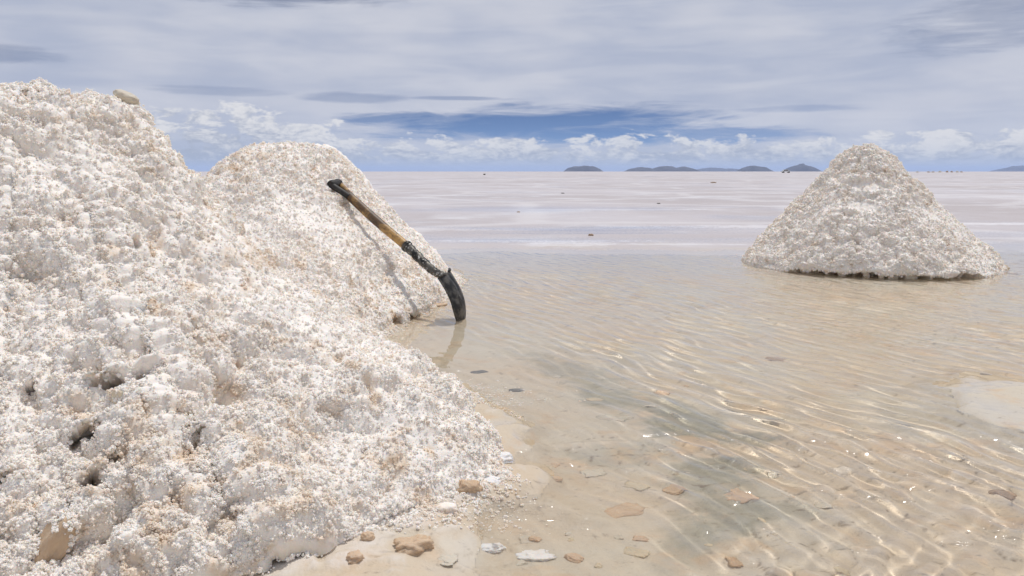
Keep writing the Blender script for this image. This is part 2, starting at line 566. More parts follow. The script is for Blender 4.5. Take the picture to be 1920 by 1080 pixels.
def build_water():
    th = np.radians(np.linspace(-60, 60, 740))
    rs = np.geomspace(0.62, 14, 640)
    x, y = polar(rs, th)
    p = np.stack([x.ravel(), y.ravel(), np.zeros(x.size)], -1)
    X, Y = p[:, 0], p[:, 1]
    wx = 0.085 * fbm(p * 2.2, 3, 0.5, 81)
    wy = 0.085 * fbm(p * 2.2 + 9.1, 3, 0.5, 83)
    rnd = random.Random(4)
    h = np.zeros(len(p))
    # two wind-ripple trains crossing in front of the camera

    def train(angle, lam, spread, n, amp, sharp):
        a = np.zeros(len(p))
        for i in range(n):
            t = angle + rnd.gauss(0, spread)
            k = 2 * math.pi / (lam * rnd.uniform(0.72, 1.45))
            ph = rnd.uniform(0, 6.28)
            s = np.sin(k * ((X + wx) * math.cos(t) + (Y + wy) * math.sin(t)) + ph)
            a += (np.exp(sharp * (s - 1)) - 0.4) * rnd.uniform(0.6, 1.0)
        return a * amp / math.sqrt(n)
    A = train(math.atan2(0.54, 0.84), 0.085, 0.20, 6, 0.0108, 1.4)
    B = train(math.atan2(-0.60, 0.80), 0.115, 0.26, 6, 0.0155, 1.5)
    C = train(math.atan2(0.95, 0.3), 0.05, 0.5, 6, 0.0007, 0.8)
    mB = sstep(Y - 0.35 * X + 0.25 * fbm(p * 0.9, 2, 0.5, 91), 1.75, 1.15)
    gust = 0.60 + 0.65 * sstep(fbm(p * 0.8, 3, 0.5, 95), -0.35, 0.45)
    # sheltered film of water close to the shelf
    d = np.hypot(X - FRONT['c'][0], Y - FRONT['c'][1]) - FRONT['R']
    shel = sstep(d, 0.15, 0.75)
    far = 1 / (1 + (np.hypot(X, Y) / 9.0) ** 2)
    h = ((A * (1 - 0.75 * mB) + B * mB) * gust + C) * (0.15 + 0.85 * shel) * far
    V = np.stack([X, Y, h], -1).reshape(x.shape + (3,))
    me = mesh_from_grid('water', V, False, M['water'])
    # where the brine is only a film it is just wet ground: the open water starts a little deeper
    bed = bed_height(X, Y)
    dry = set(np.nonzero(bed > -0.0145)[0].tolist())
    bm = bmesh.new()
    bm.from_mesh(me)
    bm.verts.ensure_lookup_table()
    bmesh.ops.delete(bm, geom=[bm.verts[i] for i in dry], context='VERTS')
    bm.to_mesh(me)
    bm.free()
    o = link('water', me, kind='structure')
    o.cycles.is_caustics_caster = True
    return o


build_water()

# ------------------------------------------------------------------ salt heaps


def clump_nodes(mat):
    key = 'clumps_' + mat.name
    if key in bpy.data.node_groups:
        return bpy.data.node_groups[key]
    g = bpy.data.node_groups.new(key, 'GeometryNodeTree')
    g.interface.new_socket('Geometry', in_out='INPUT', socket_type='NodeSocketGeometry')
    g.interface.new_socket('Geometry', in_out='OUTPUT', socket_type='NodeSocketGeometry')
    N, L = g.nodes, g.links
    gi, go = N.new('NodeGroupInput'), N.new('NodeGroupOutput')
    join = N.new('GeometryNodeJoinGeometry')
    for k in range(5):
        ico = N.new('GeometryNodeMeshIcoSphere')
        ico.inputs['Radius'].default_value = 1.0
        ico.inputs['Subdivisions'].default_value = 3
        pos = N.new('GeometryNodeInputPosition')
        nz = N.new('ShaderNodeTexNoise')
        nz.noise_dimensions = '4D'
        nz.inputs['W'].default_value = 3.7 * k
        nz.inputs['Scale'].default_value = 1.7
        nz.inputs['Detail'].default_value = 3.0
        nz.inputs['Roughness'].default_value = 0.65
        L.new(pos.outputs[0], nz.inputs['Vector'])
        mr = N.new('ShaderNodeMapRange')
        mr.inputs[1].default_value, mr.inputs[2].default_value = 0.25, 0.75
        mr.inputs[3].default_value, mr.inputs[4].default_value = 0.25, 1.5
        L.new(nz.outputs[0], mr.inputs[0])
        vm = N.new('ShaderNodeVectorMath')
        vm.operation = 'SCALE'
        L.new(pos.outputs[0], vm.inputs[0])
        L.new(mr.outputs[0], vm.inputs['Scale'])
        sp = N.new('GeometryNodeSetPosition')
        L.new(ico.outputs[0], sp.inputs[0])
        L.new(vm.outputs[0], sp.inputs['Position'])
        sm = N.new('GeometryNodeSetMaterial')
        sm.inputs['Material'].default_value = mat
        L.new(sp.outputs[0], sm.inputs[0])
        ti = N.new('GeometryNodeGeometryToInstance')
        L.new(sm.outputs[0], ti.inputs[0])
        L.new(ti.outputs[0], join.inputs[0])
    iop = N.new('GeometryNodeInstanceOnPoints')
    iop.inputs['Pick Instance'].default_value = True
    L.new(gi.outputs[0], iop.inputs['Points'])
    L.new(join.outputs[0], iop.inputs['Instance'])
    ri = N.new('FunctionNodeRandomValue')
    ri.data_type = 'INT'
    for s in ri.inputs:
        if s.name == 'Max' and s.type == 'INT':
            s.default_value = 4
    L.new([s for s in ri.outputs if s.type == 'INT'][0], iop.inputs['Instance Index'])
    rr = N.new('FunctionNodeRandomValue')
    rr.data_type = 'FLOAT_VECTOR'
    rr.inputs[1].default_value = (6.28, 6.28, 6.28)
    L.new(rr.outputs[0], iop.inputs['Rotation'])
    at = N.new('GeometryNodeInputNamedAttribute')
    at.data_type = 'FLOAT'
    at.inputs[0].default_value = 'clump_size'
    L.new(at.outputs[0], iop.inputs['Scale'])
    L.new(iop.outputs[0], go.inputs[0])
    return g


def clumps(name, pts, size, mat, parent):
    me = bpy.data.meshes.new(name)
    me.vertices.add(len(pts))
    me.vertices.foreach_set('co', pts.astype(np.float32).ravel())
    a = me.attributes.new('clump_size', 'FLOAT', 'POINT')
    a.data.foreach_set('value', size.astype(np.float32))
    me.materials.append(mat)
    me.update()
    o = link(name, me, parent, kind='stuff')
    o.cycles.is_caustics_receiver = True
    md = o.modifiers.new('clumps', 'NODES')
    md.node_group = clump_nodes(mat)
    return o


HEAPS = {}


def grid_normals(V):
    du = np.gradient(V, axis=1)
    dv = np.gradient(V, axis=0)
    n = np.cross(dv, du)
    n /= np.linalg.norm(n, axis=-1, keepdims=True) + 1e-12
    return n


def heap(key, label, c, H, radius, prof, ncol, nrow, lumps, big_amp, lip, lip_in, n_clumps, clump_r, mat, seed,
         pits=(), smooth_spots=(), foot_spread=0.25, top=None, skew=0.0):
    """radius(theta) footprint, prof: list of (rho, z/H), lip / lip_in: height and depth of the undercut as functions of theta"""
    face = math.atan2(-c[1], -c[0])
    nd = int(ncol * 0.86)
    th = np.concatenate([np.linspace(face - 2.0, face + 2.0, nd), np.linspace(face + 2.0, face + 2 * math.pi - 2.0, ncol - nd + 2)[1:-1]])
    pr = np.array(prof)
    seg = np.hypot(np.diff(pr[:, 0]) * 1.3, np.diff(pr[:, 1]))
    cum = np.concatenate([[0], np.cumsum(seg)])
    s = np.linspace(0, 1, nrow)
    sw = 0.02 + 0.98 * s
    rho = np.interp(sw * cum[-1], cum, pr[:, 0])
    zz = np.interp(sw * cum[-1], cum, pr[:, 1])
    for _ in range(6):       # round the profile's corners
        zz[1:-1] = 0.25 * zz[:-2] + 0.5 * zz[1:-1] + 0.25 * zz[2:]
    Rt = radius(th)
    zl, zi = lip(th), lip_in(th)
    nl = 14
    RR = rho[:, None] * Rt[None]
    ZZ = zl[None] + (H - zl[None]) * zz[:, None]
    u = np.linspace(0, 1, nl + 1)[1:, None]
    RRl = Rt[None] - zi[None] * np.minimum(1, u * 1.8) + 0.02 * (zi[None] < 0.005) * u
    ZZl = zl[None] + (-0.10 - zl[None]) * np.clip(u * 1.6 - 0.35, 0, 1)
    RR, ZZ = np.vstack([RR, RRl]), np.vstack([ZZ, ZZl])
    X = c[0] + RR * np.cos(th)[None]
    Y = c[1] + RR * np.sin(th)[None]
    X = X + skew * np.clip(ZZ / H, 0, 1) ** 1.5
    if top is not None:
        ZZ = ZZ + top(X, Y) * np.vstack([zz[:, None], np.zeros((nl, 1))])
    V = np.stack([X, Y, ZZ], -1)
    N = grid_normals(V)
    P = V.reshape(-1, 3)
    Nf = N.reshape(-1, 3)
    flip = Nf[:, 2].mean() < 0
    if flip:
        Nf = -Nf
    warp = np.stack([fbm(P * 7 + 3.1 * k, 2, 0.5, seed + 90 + k) for k in range(3)], -1) * 0.03
    rough = sstep(fbm(P * 3.0, 3, 0.5, seed + 40), -0.45, 0.25)
    sm = np.zeros(len(P))
    px, py, dep = project(P)
    for (sx, sy, rx, ry, k) in smooth_spots:
        i = np.argmin((px - sx) ** 2 + (py - sy) ** 2 + 1e6 * ((Nf * (np.array([0, 0, CAM_H]) - P)).sum(-1) < 0))
        dd = P - P[i]
        sm = np.maximum(sm, k * sstep(np.sqrt((dd[:, 0] / rx) ** 2 + (dd[:, 1] / rx) ** 2 + (dd[:, 2] / ry) ** 2), 1.1, 0.6))
    d = big_amp * fbm(P * np.array([2.6, 2.6, 2.0]), 3, 0.5, seed)
    amp = (0.35 + 0.65 * rough) * (1 - 0.85 * sm)
    for j, (sc, a) in enumerate(lumps):
        d = d + a * amp * (lump(P + warp, sc, seed + 7 * j) - 0.5)
    d = d + 0.0025 * fbm(P * 90, 2, 0.5, seed + 60)
    lipmask = np.ones(V.shape[:2])
    lipmask[-nl:] = 0.12
    lipmask[-nl - 12:-nl] = np.linspace(1.0, 0.45, 12)[:, None]
    d = d * lipmask.reshape(-1)
    dens = np.ones(len(P)) * (0.35 + 0.65 * rough) * (1 - 0.92 * sm)
    shift = np.zeros_like(P)
    for (sx, sy, w, hgt, rot, deep) in pits:
        i = np.argmin((px - sx) ** 2 + (py - sy) ** 2 + 1e6 * ((Nf * (np.array([0, 0, CAM_H]) - P)).sum(-1) < 0))
        o, n = P[i], Nf[i]
        right = np.cross([0, 0, 1.0], n)
        right /= np.linalg.norm(right)
        upv = np.cross(n, right)
        a_, b_ = math.cos(rot), math.sin(rot)
        e1, e2 = a_ * right + b_ * upv, -b_ * right + a_ * upv
        k = dep[i] / F
        q = P - o
        wob = 0.75 * fbm(P * 38, 3, 0.6, seed + 77)
        u_, v_ = q @ e1 / (w * k * 0.50), q @ e2 / (hgt * k * 0.36)
        rr = np.sqrt(u_ ** 2 + v_ ** 2) + wob
        deep = deep * 0.62
        hole = sstep(rr, 1.25, 0.6)
        d = d * (1 - hole) - deep * hole
        shift += (hole * deep * 0.9)[:, None] * upv[None]
        # shelf overhanging the pit
        lipu = sstep(np.sqrt((u_ / 1.3) ** 2 + ((v_ - 1.9) / 1.1) ** 2), 1.0, 0.3)
        d = d + 0.026 * lipu * (1 - hole)
        dens = dens * (1 - 0.9 * sstep(rr, 1.2, 0.8))
    P2 = P + Nf * d[:, None] + shift
    # overhang: pits lean upwards into the heap
    V2 = P2.reshape(V.shape)
    root = empty('salt_heap', (c[0], c[1], 0), label=label, category='salt heap', group='heaped salt on the flat')
    me = mesh_from_grid('heap', V2 - np.array([c[0], c[1], 0]), True, mat)
    if not flip:
        me.flip_normals()
    ho = link('heap_body', me, root)
    ho.cycles.is_caustics_receiver = True
    # apex cap is closed by the tiny first ring
    N2 = grid_normals(V2).reshape(-1, 3)
    if flip:
        N2 = -N2
    rng = np.random.default_rng(seed)
    nr, nc = V.shape[:2]
    area = np.linalg.norm(np.cross(np.gradient(V, axis=0), np.gradient(V, axis=1)), axis=-1)
    wgt = area * dens.reshape(nr, nc)
    wgt[:, nd - 1:] = 0
    wgt = wgt / np.clip(dep.reshape(nr, nc), 1.0, 20) ** 1.6
    wgt[-nl - 1:-nl + 4] *= 1.2
    wgt[-nl + 4:] *= 0.9
    wgt[:2] = 0
    idx = rng.choice(nr * nc, size=n_clumps, p=(wgt / wgt.sum()).ravel())
    r0, r1 = clump_r
    size = r0 * (r1 / r0) ** (rng.random(n_clumps) ** 2.3)
    pts = P2[idx] + rng.normal(0, 0.003, (n_clumps, 3)) + N2[idx] * (size * rng.uniform(-0.95, 0.08, n_clumps))[:, None]
    # crumbs fallen round the foot
    nf = int(n_clumps * 0.09)
    tf = rng.choice(th[:nd], nf) + rng.normal(0, 0.01, nf)
    rf = radius(tf) + np.abs(rng.normal(0, foot_spread * 0.4, nf)) * sstep(fbm(np.stack([np.cos(tf) * 3, np.sin(tf) * 3, tf * 0], -1), 2, 0.5, seed + 5), -0.3, 0.4)
    fx, fy = c[0] + rf * np.cos(tf), c[1] + rf * np.sin(tf)
    fs = r0 * (r1 / r0) ** (rng.random(nf) ** 2.2) * 0.9
    keep = lip_in(tf) < 0.03
    fx, fy, fs, rf = fx[keep], fy[keep], fs[keep], rf[keep]
    fz = bed_height(fx, fy) + fs * 0.3
    pts = np.vstack([pts, np.stack([fx, fy, fz], -1)])
    size = np.concatenate([size, fs])
    clumps('salt_clumps', pts - np.array([c[0], c[1], 0]), size, M['salt_grey_clump'] if mat is M['salt_grey'] else M['salt_clump'], root)
    HEAPS[key] = dict(P=P2, N=N2, root=root)
    return root


def second_radius(th):
    a, b, n = SECOND['a'], SECOND['b'], 2.4
    r = (np.abs(np.cos(th) / a) ** n + np.abs(np.sin(th) / b) ** n) ** (-1 / n)
    return r * (1 + 0.03 * angnoise(th, 2.2, 13) + 0.035 * angnoise(th, 7, 14))


def right_radius(th):
    return RIGHT['R'] * (1 + 0.03 * angnoise(th, 1.8, 23) + 0.025 * angnoise(th, 8, 24))


def sector(th, a, b, soft=0.12):
    """1 inside the angles a..b (radians, going up), soft ends"""
    w = (th - a) % (2 * math.pi)
    span = (b - a) % (2 * math.pi)
    return sstep(w, 0, soft) * sstep(w, span, span - soft)


def lip_front(th):
    k = sector(th, -1.35, -0.62) * sstep(angnoise(th, 9, 31), -0.45, 0.1)
    return 0.010 + 0.032 * k


def lip_front_in(th):
    k = sector(th, -1.35, -0.62) * sstep(angnoise(th, 9, 31), -0.45, 0.1)
    return 0.10 * k


def lip_right(th):
    k = sector(th, -2.62, -1.05)
    return 0.008 + 0.044 * k * (0.8 + 0.5 * angnoise(th, 14, 41))


def lip_right_in(th):
    k = sector(th, -2.62, -1.05)
    col = sstep(angnoise(th, 34, 43, 3), 0.34, 0.05)
    return k * (0.09 + 0.16 * col)


def lip_second(th):
    k = sector(th, -1.5, -0.75)
    return 0.008 + 0.03 * k * (0.7 + 0.5 * angnoise(th, 12, 45))


def lip_second_in(th):
    return 0.10 * sector(th, -1.5, -0.75) * sstep(angnoise(th, 18, 46, 2), -0.35, 0.1)


heap('front', 'largest heap of crumbly white salt filling the left foreground, with dark cracks',
     FRONT['c'], FRONT['H'], front_radius,
     [(0, 1.0), (0.22, 0.956), (0.5, 0.50), (0.8, 0.204), (1.0, 0.0)],
     900, 330, [(0.20, 0.050), (0.085, 0.056), (0.042, 0.036), (0.020, 0.014)], 0.03, lip_front, lip_front_in, 250000, (0.0013, 0.0064), M['salt'], 101,
     pits=((170, 832, 62, 16, 0.15, 0.09), (225, 745, 34, 44, 0.3, 0.07), (262, 735, 12, 40, 0.0, 0.07), (350, 803, 34, 22, 0.3, 0.07),
           (385, 825, 30, 12, 0.3, 0.05), (212, 883, 30, 10, 0.0, 0.06), (10, 915, 40, 18, 0.1, 0.08), (176, 930, 26, 46, -0.3, 0.09),
           (60, 742, 26, 14, 0.3, 0.05), (98, 1042, 14, 24, 0.2, 0.06), (848, 785, 12, 36, 0.5, 0.05), (250, 470, 12, 22, 0, 0.04),
           (190, 745, 36, 14, 0.1, 0.05)),
     smooth_spots=((345, 345, 0.10, 0.14, 0.6), (430, 420, 0.09, 0.14, 0.6), (540, 520, 0.09, 0.14, 0.55), (640, 590, 0.08, 0.12, 0.55), (560, 700, 0.10, 0.16, 0.45), (90, 620, 0.12, 0.12, 0.45), (700, 780, 0.08, 0.10, 0.5)), foot_spread=0.42)

heap('second', 'long flat-topped white salt heap behind the largest one, with the shovel leaning on it',
     SECOND['c'], SECOND['H'], second_radius,
     [(0, 1.0), (0.24, 0.97), (0.36, 0.84), (0.5, 0.625), (0.8, 0.25), (1.0, 0.0)],
     560, 210, [(0.15, 0.040), (0.065, 0.040), (0.034, 0.020)], 0.035, lip_second, lip_second_in, 90000, (0.0022, 0.0095), M['salt'], 202)

heap('right', 'lone cone-shaped greyish white salt heap standing in the water on the right',
     RIGHT['c'], RIGHT['H'], right_radius,
     [(0, 1.0), (0.09, 0.97), (0.20, 0.875), (0.5, 0.54), (0.8, 0.215), (1.0, 0.0)],
     560, 210, [(0.15, 0.040), (0.065, 0.042), (0.034, 0.022)], 0.025, lip_right, lip_right_in, 75000, (0.0022, 0.0105), M['salt_grey'], 303,
     smooth_spots=((1625, 350, 0.14, 0.05, 1.0), (1615, 388, 0.12, 0.05, 1.0), (1745, 400, 0.10, 0.06, 0.8)), skew=-0.07)

# ------------------------------------------------------------------ far hills, mounds, air


def build_hill(px, w_px, h_px, dist, bumps, label, seed):
    k = dist / F
    cx = (px - 960) * k
    W, Hh, D = w_px * k, h_px * k * 0.86, w_px * k * 0.7
    nx, ny = 90, 40
    u = np.linspace(-1, 1, nx)
    v = np.linspace(-1, 1, ny)
    Vv, U = np.meshgrid(v, u, indexing='ij')
    prof = np.zeros_like(U)
    for (b0, bw, bh) in bumps:
        prof = np.maximum(prof, bh * np.clip(1 - ((U - b0) / bw) ** 2, 0, 1) ** 0.8)
    P = np.stack([U.ravel() * 3 * w_px / 60, Vv.ravel() * 3, np.zeros(U.size)], -1)
    z = prof * np.clip(1 - Vv ** 2, 0, 1) ** 0.8 * Hh * (1 + 0.22 * fbm(P, 4, 0.55, seed).reshape(U.shape))
    V = np.stack([U * W / 2, Vv * D / 2, z - 0.012 * Hh], -1)
    o = link('hill', mesh_from_grid('hill', V, False, M['hill']), kind='structure', label=label, category='hill')
    o.location = (cx, dist, 0)


def simple_material(name, col, rough=0.6, metal=0.0, noise_amt=0.25, scale=20.0):
    m, t, b = material(name)
    geo = t.node('ShaderNodeNewGeometry').outputs['Position']
    n = t.noise(geo, scale, 5, 0.6)
    t.put(b.inputs['Base Color'], t.mix(t.smooth(n, 0.3, 0.7), tuple(c * (1 - noise_amt) for c in col), tuple(min(1, c * (1 + noise_amt)) for c in col)))
    b.inputs['Roughness'].default_value = rough
    b.inputs['Metallic'].default_value = metal
    return m


M['hill'] = simple_material('hill_scrub', (0.055, 0.05, 0.05), 0.9, 0, 0.35, 0.004)
build_hill(1092, 72, 12.5, 25000, ((-0.25, 0.75, 0.95), (0.2, 0.8, 1.0)), 'lone low blue hill on the horizon, leftmost of the row', 1)
build_hill(1237, 132, 11.5, 25000, ((-0.55, 0.45, 0.8), (0.10, 0.48, 1.0), (0.62, 0.38, 0.85)), 'long double-humped blue hill on the horizon, widest of the row', 2)
build_hill(1345, 100, 8.0, 40000, ((-0.2, 0.8, 1.0), (0.4, 0.6, 0.8)), 'faint pale blue hill far behind the row on the horizon', 3)
build_hill(1410, 62, 12.5, 25000, ((0.0, 1.0, 1.0),), 'small rounded blue hill on the horizon between the long and the peaked one', 4)
build_hill(1497, 66, 15.5, 25000, ((0.0, 1.0, 0.9), (0.0, 0.5, 1.0)), 'peaked blue hill on the horizon just left of the lone salt heap', 5)
build_hill(1900, 84, 12.0, 40000, ((0.0, 1.0, 0.9), (0.1, 0.5, 1.0)), 'faint pale blue hill on the horizon at the right edge', 6)


def build_haze():
    bm = bmesh.new()
    bmesh.ops.create_cube(bm, size=1.0)
    me = bpy.data.meshes.new('haze')
    bm.to_mesh(me)
    bm.free()
    o = link('haze', me, kind='stuff', label='thin pale blue haze over the whole salt flat', category='haze')
    o.scale = (140000, 140000, 402)
    o.location = (0, 0, 199)
    m = bpy.data.materials.new('haze')
    m.use_nodes = True
    t = NT(m.node_tree)
    t.n.clear()
    out = t.node('ShaderNodeOutputMaterial')
    pv = t.node('ShaderNodeVolumePrincipled')
    pv.inputs['Color'].default_value = (0.53, 0.68, 1.0, 1)
    pv.inputs['Density'].default_value = 1.7e-5
    pv.inputs['Anisotropy'].default_value = 0.0
    t.l.new(pv.outputs[0], out.inputs['Volume'])
    me.materials.append(m)


build_haze()

# ------------------------------------------------------------------ loose salt chunks and stones


def chunk_mesh(name, sx, sy, sz, boxy, seed, mat, rough=0.16, sub=4):
    bm = bmesh.new()
    bmesh.ops.create_icosphere(bm, subdivisions=sub, radius=1.0)
    P = np.array([v.co[:] for v in bm.verts])
    e = 2.0 + 5.0 * boxy
    r = (np.abs(P) ** e).sum(-1) ** (-1 / e)
    P = P * r[:, None]
    f1, f2, _ = worley(P * 1.6 + seed * 1.3, seed)
    d = 1.6 * rough * fbm(P * 1.3 + seed * 3.7, 3, 0.55, seed) + 0.7 * rough * fbm(P * 5 + seed, 3, 0.6, seed + 3) - 1.1 * rough * (0.6 - np.minimum(0.6, f1)) + 0.5 * rough * np.minimum(0.4, f2 - f1)
    P = P * (1 + d)[:, None] * np.array([sx, sy, sz])
    for v, p in zip(bm.verts, P):
        v.co = p
    for f in bm.faces:
        f.smooth = True
    me = bpy.data.meshes.new(name)
    bm.to_mesh(me)
    bm.free()
    me.materials.append(mat)
    return me


def chunk(name, px, py, w_px, tall, mat, label, seed, boxy=0.2, deep=0.8, group=None, sink=0.25, rot=None, wet=True, rough=0.16, cat='salt chunk'):
    """a lump lying on the ground where the pixel's ray meets the bed; w_px its width in the photo"""
    p = on_plane(px, py, 0.0)
    for _ in range(5):
        p = on_plane(px, py, float(bed_height([p.x], [p.y])[0]))
    w = w_px * p.y / F
    hz = w * tall
    o = link(name, chunk_mesh(name, w / 2, w / 2 * deep, hz / 2, boxy, seed, M[mat], rough), label=label, category=cat)
    if group:
        o['group'] = group
    o.location = (p.x, p.y, p.z + hz / 2 * (1 - 2 * sink))
    o.rotation_euler = (0, 0, rot if rot is not None else random.Random(seed).uniform(-0.5, 0.5))
    o.cycles.is_caustics_receiver = True
    return o


SHORE = 'loose salt lumps at the foot of the largest heap'
BED = 'flat stones lying under the shallow water'
for i, (name, px, py, w, tall, mat, boxy, deep, label, grp) in enumerate((
    ('salt_block', 775, 1030, 76, 0.46, 'tan', 0.8, 0.62, 'square tan block of salt lying flat on the wet shelf, biggest loose piece there', SHORE),
    ('salt_lump', 690, 1010, 24, 0.8, 'tan', 0.2, 0.9, 'small round tan lump under the overhanging edge of the largest heap', SHORE),
    ('salt_lump', 665, 1048, 30, 0.65, 'orange', 0.3, 0.9, 'small orange lump on the shelf left of the square tan block', SHORE),
    ('salt_flake', 838, 1050, 44, 0.16, 'pale', 0.1, 0.9, 'thin pale flake touching the right side of the square tan block', SHORE),
    ('salt_crust', 920, 1040, 52, 0.34, 'crust_white', 0.1, 0.6, 'bright white crust lump on the wet shelf right of the square tan block', SHORE),
    ('salt_crust', 1004, 1074, 66, 0.36, 'crust_white', 0.2, 0.6, 'bright white crust lump at the bottom edge, larger of the two white ones', SHORE),
    ('stone', 1075, 1076, 36, 0.55, 'orange', 0.2, 0.8, 'rounded ochre stone at the bottom edge beside the white crust lump', SHORE),
    ('salt_lump', 868, 800, 62, 0.72, 'salt', 0.25, 0.8, 'rounded cream lump sticking out of the right foot of the largest heap', SHORE),
    ('salt_lump', 815, 893, 42, 0.5, 'tan', 0.2, 0.8, 'tan lump half buried in the right foot of the largest heap', SHORE),
    ('salt_lump', 880, 918, 46, 0.6, 'tan', 0.2, 0.8, 'tan knob at the outer edge of the crust right of the largest heap', SHORE),
    ('salt_crust', 925, 860, 70, 0.22, 'crust_white', 0.1, 0.7, 'white glassy crust plate at the tip of the largest heap by the water', SHORE),
    ('salt_crust', 915, 905, 52, 0.3, 'crust_white', 0.1, 0.7, 'white crust lump at the water edge below the glassy crust plate', SHORE),
    ('salt_lump', 835, 957, 44, 0.45, 'salt', 0.1, 0.7, 'low cream lump on the shelf above the square tan block', SHORE),
    ('salt_lump', 1003, 1040, 24, 0.5, 'tan', 0.2, 0.8, 'small tan pebble between the two white crust lumps', SHORE),
    ('stone', 1190, 1068, 44, 0.42, 'yellow', 0.5, 0.8, 'angular yellow stone under water at the bottom edge', BED),
    ('stone', 1150, 812, 62, 0.24, 'pale', 0.2, 0.8, 'large flat pale stone under the water level with the heap tip', BED),
    ('stone', 1452, 812, 42, 0.25, 'pale', 0.2, 0.8, 'pale flat stone under the rippled water right of the dark patch', BED),
    ('stone', 1243, 762, 36, 0.3, 'orange', 0.2, 0.8, 'ochre flat stone under water above the dark green patch', BED),
    ('stone', 1115, 774, 34, 0.28, 'yellow', 0.2, 0.8, 'yellowish flat stone just above the large pale one under water', BED),
    ('stone', 1388, 962, 66, 0.34, 'orange', 0.3, 0.7, 'ochre slab with a dark crack below it under the crossing ripples', BED),
    ('stone', 1262, 945, 40, 0.38, 'tan', 0.3, 0.8, 'tan stone left of the ochre slab under water', BED),
    ('stone', 1172, 985, 96, 0.20, 'tan', 0.3, 0.6, 'long tan ledge stone under water above the angular yellow one', BED),
    ('stone', 1190, 938, 50, 0.25, 'yellow', 0.3, 0.8, 'yellow-brown stone under water above the long tan ledge', BED),
    ('stone', 1112, 915, 48, 0.25, 'pale', 0.2, 0.8, 'pale stone under water at the upper left of the tan ledge', BED),
    ('stone', 1202, 1040, 34, 0.5, 'orange', 0.2, 0.8, 'rounded ochre stone directly behind the angular yellow one', BED),
    ('stone', 1880, 960, 50, 0.36, 'brown', 0.3, 0.8, 'brown stone under the water near the right edge', BED),
    ('stone', 895, 722, 34, 0.3, 'dark', 0.2, 0.8, 'dark stone under water just right of the largest heap', BED),
    ('stone', 968, 757, 28, 0.25, 'dark', 0.2, 0.7, 'small dark stone under water below and right of the other dark one', BED),
    ('stone', 1455, 700, 36, 0.2, 'brown', 0.2, 0.8, 'reddish brown flat stone under the ripples in mid pool', BED),
    ('stone', 1040, 905, 30, 0.3, 'tan', 0.2, 0.8, 'tan stone under water nearest the white crust of the largest heap', BED),
    ('salt_lump', 822, 575, 32, 0.3, 'tan', 0.1, 0.6, 'low pinkish tan lump in the water between second heap and shovel blade', None),
    ('salt_lump', 1409, 498, 22, 1.1, 'tan', 0.2, 0.9, 'round tan lump at the left foot of the lone salt heap', None),
    ('salt_lump', 1828, 518, 34, 0.75, 'brown', 0.2, 0.8, 'brown lump at the right front foot of the lone salt heap', None),
    ('salt_lump', 1868, 505, 34, 0.5, 'yellow', 0.2, 0.8, 'yellowish lump at the right end of the lone salt heap', None),
    ('salt_lump', 1896, 523, 24, 0.5, 'tan', 0.2, 0.8, 'small detached lump in the water right of the lone salt heap', None),
    ('stone', 1108, 442, 9, 0.6, 'brown', 0.2, 0.8, 'single brown stone on the white streak of the flat', None),
    ('stone', 1055, 363, 6, 0.4, 'dark', 0.2, 0.8, 'tiny dark stone far out on the flat below the leftmost hill', None),
    ('stone', 1235, 382, 6, 0.4, 'dark', 0.2, 0.8, 'tiny dark stone far out on the flat below the widest hill', None),
    ('stone', 1338, 343, 10, 0.3, 'brown', 0.2, 0.8, 'low brown stone near the horizon below the faint pale hill', None),
    ('stone', 972, 398, 6, 0.4, 'brown', 0.2, 0.8, 'tiny brown stone on the flat left of the middle of the picture', None),
    ('stone', 908, 328, 4, 0.9, 'dark', 0.2, 0.8, 'tiny dark upright stone near the horizon right of the second heap', None),
)):
    chunk(name, px, py, w, tall, mat, label, 900 + i, boxy, deep, grp, sink=0.70 if grp == BED else 0.36, rough=0.34 if mat == 'crust_white' else 0.26)


def on_heap(key, px, py):
    hp = HEAPS[key]
    x, y, dep = project(hp['P'])
    facing = (hp['N'] * (np.array([0, 0, CAM_H]) - hp['P'])).sum(-1) > 0
    i = np.argmin((x - px) ** 2 + (y - py) ** 2 + 1e6 * (~facing))
    return Vector(hp['P'][i]), Vector(hp['N'][i])


def heap_chunk(key, px, py, w_px, tall, deep, mat, label, seed, tilt, boxy=0.4, out=0.3, name='salt_slab', crumbs=0):
    p, n = on_heap(key, px, py)
    w = w_px * p.y / F
    o = link(name, chunk_mesh(name, w / 2, w / 2 * deep, w / 2 * tall, boxy, seed, M[mat], 0.11), label=label, category='salt chunk')
    o.location = p + n * (w / 2 * tall * out)
    o.rotation_euler = tilt
    if crumbs:
        rg = np.random.default_rng(seed)
        vs = np.array([v.co[:] for v in o.data.vertices])
        sel = vs[rg.choice(len(vs), crumbs)] * rg.uniform(0.97, 1.03, (crumbs, 1))
        sel = sel[fbm(sel * 40, 2, 0.5, seed) > -0.1]
        clumps('salt_crumbs', sel, 0.0013 * (4.0 ** rg.random(len(sel))), M['salt_clump'], o)
    return o


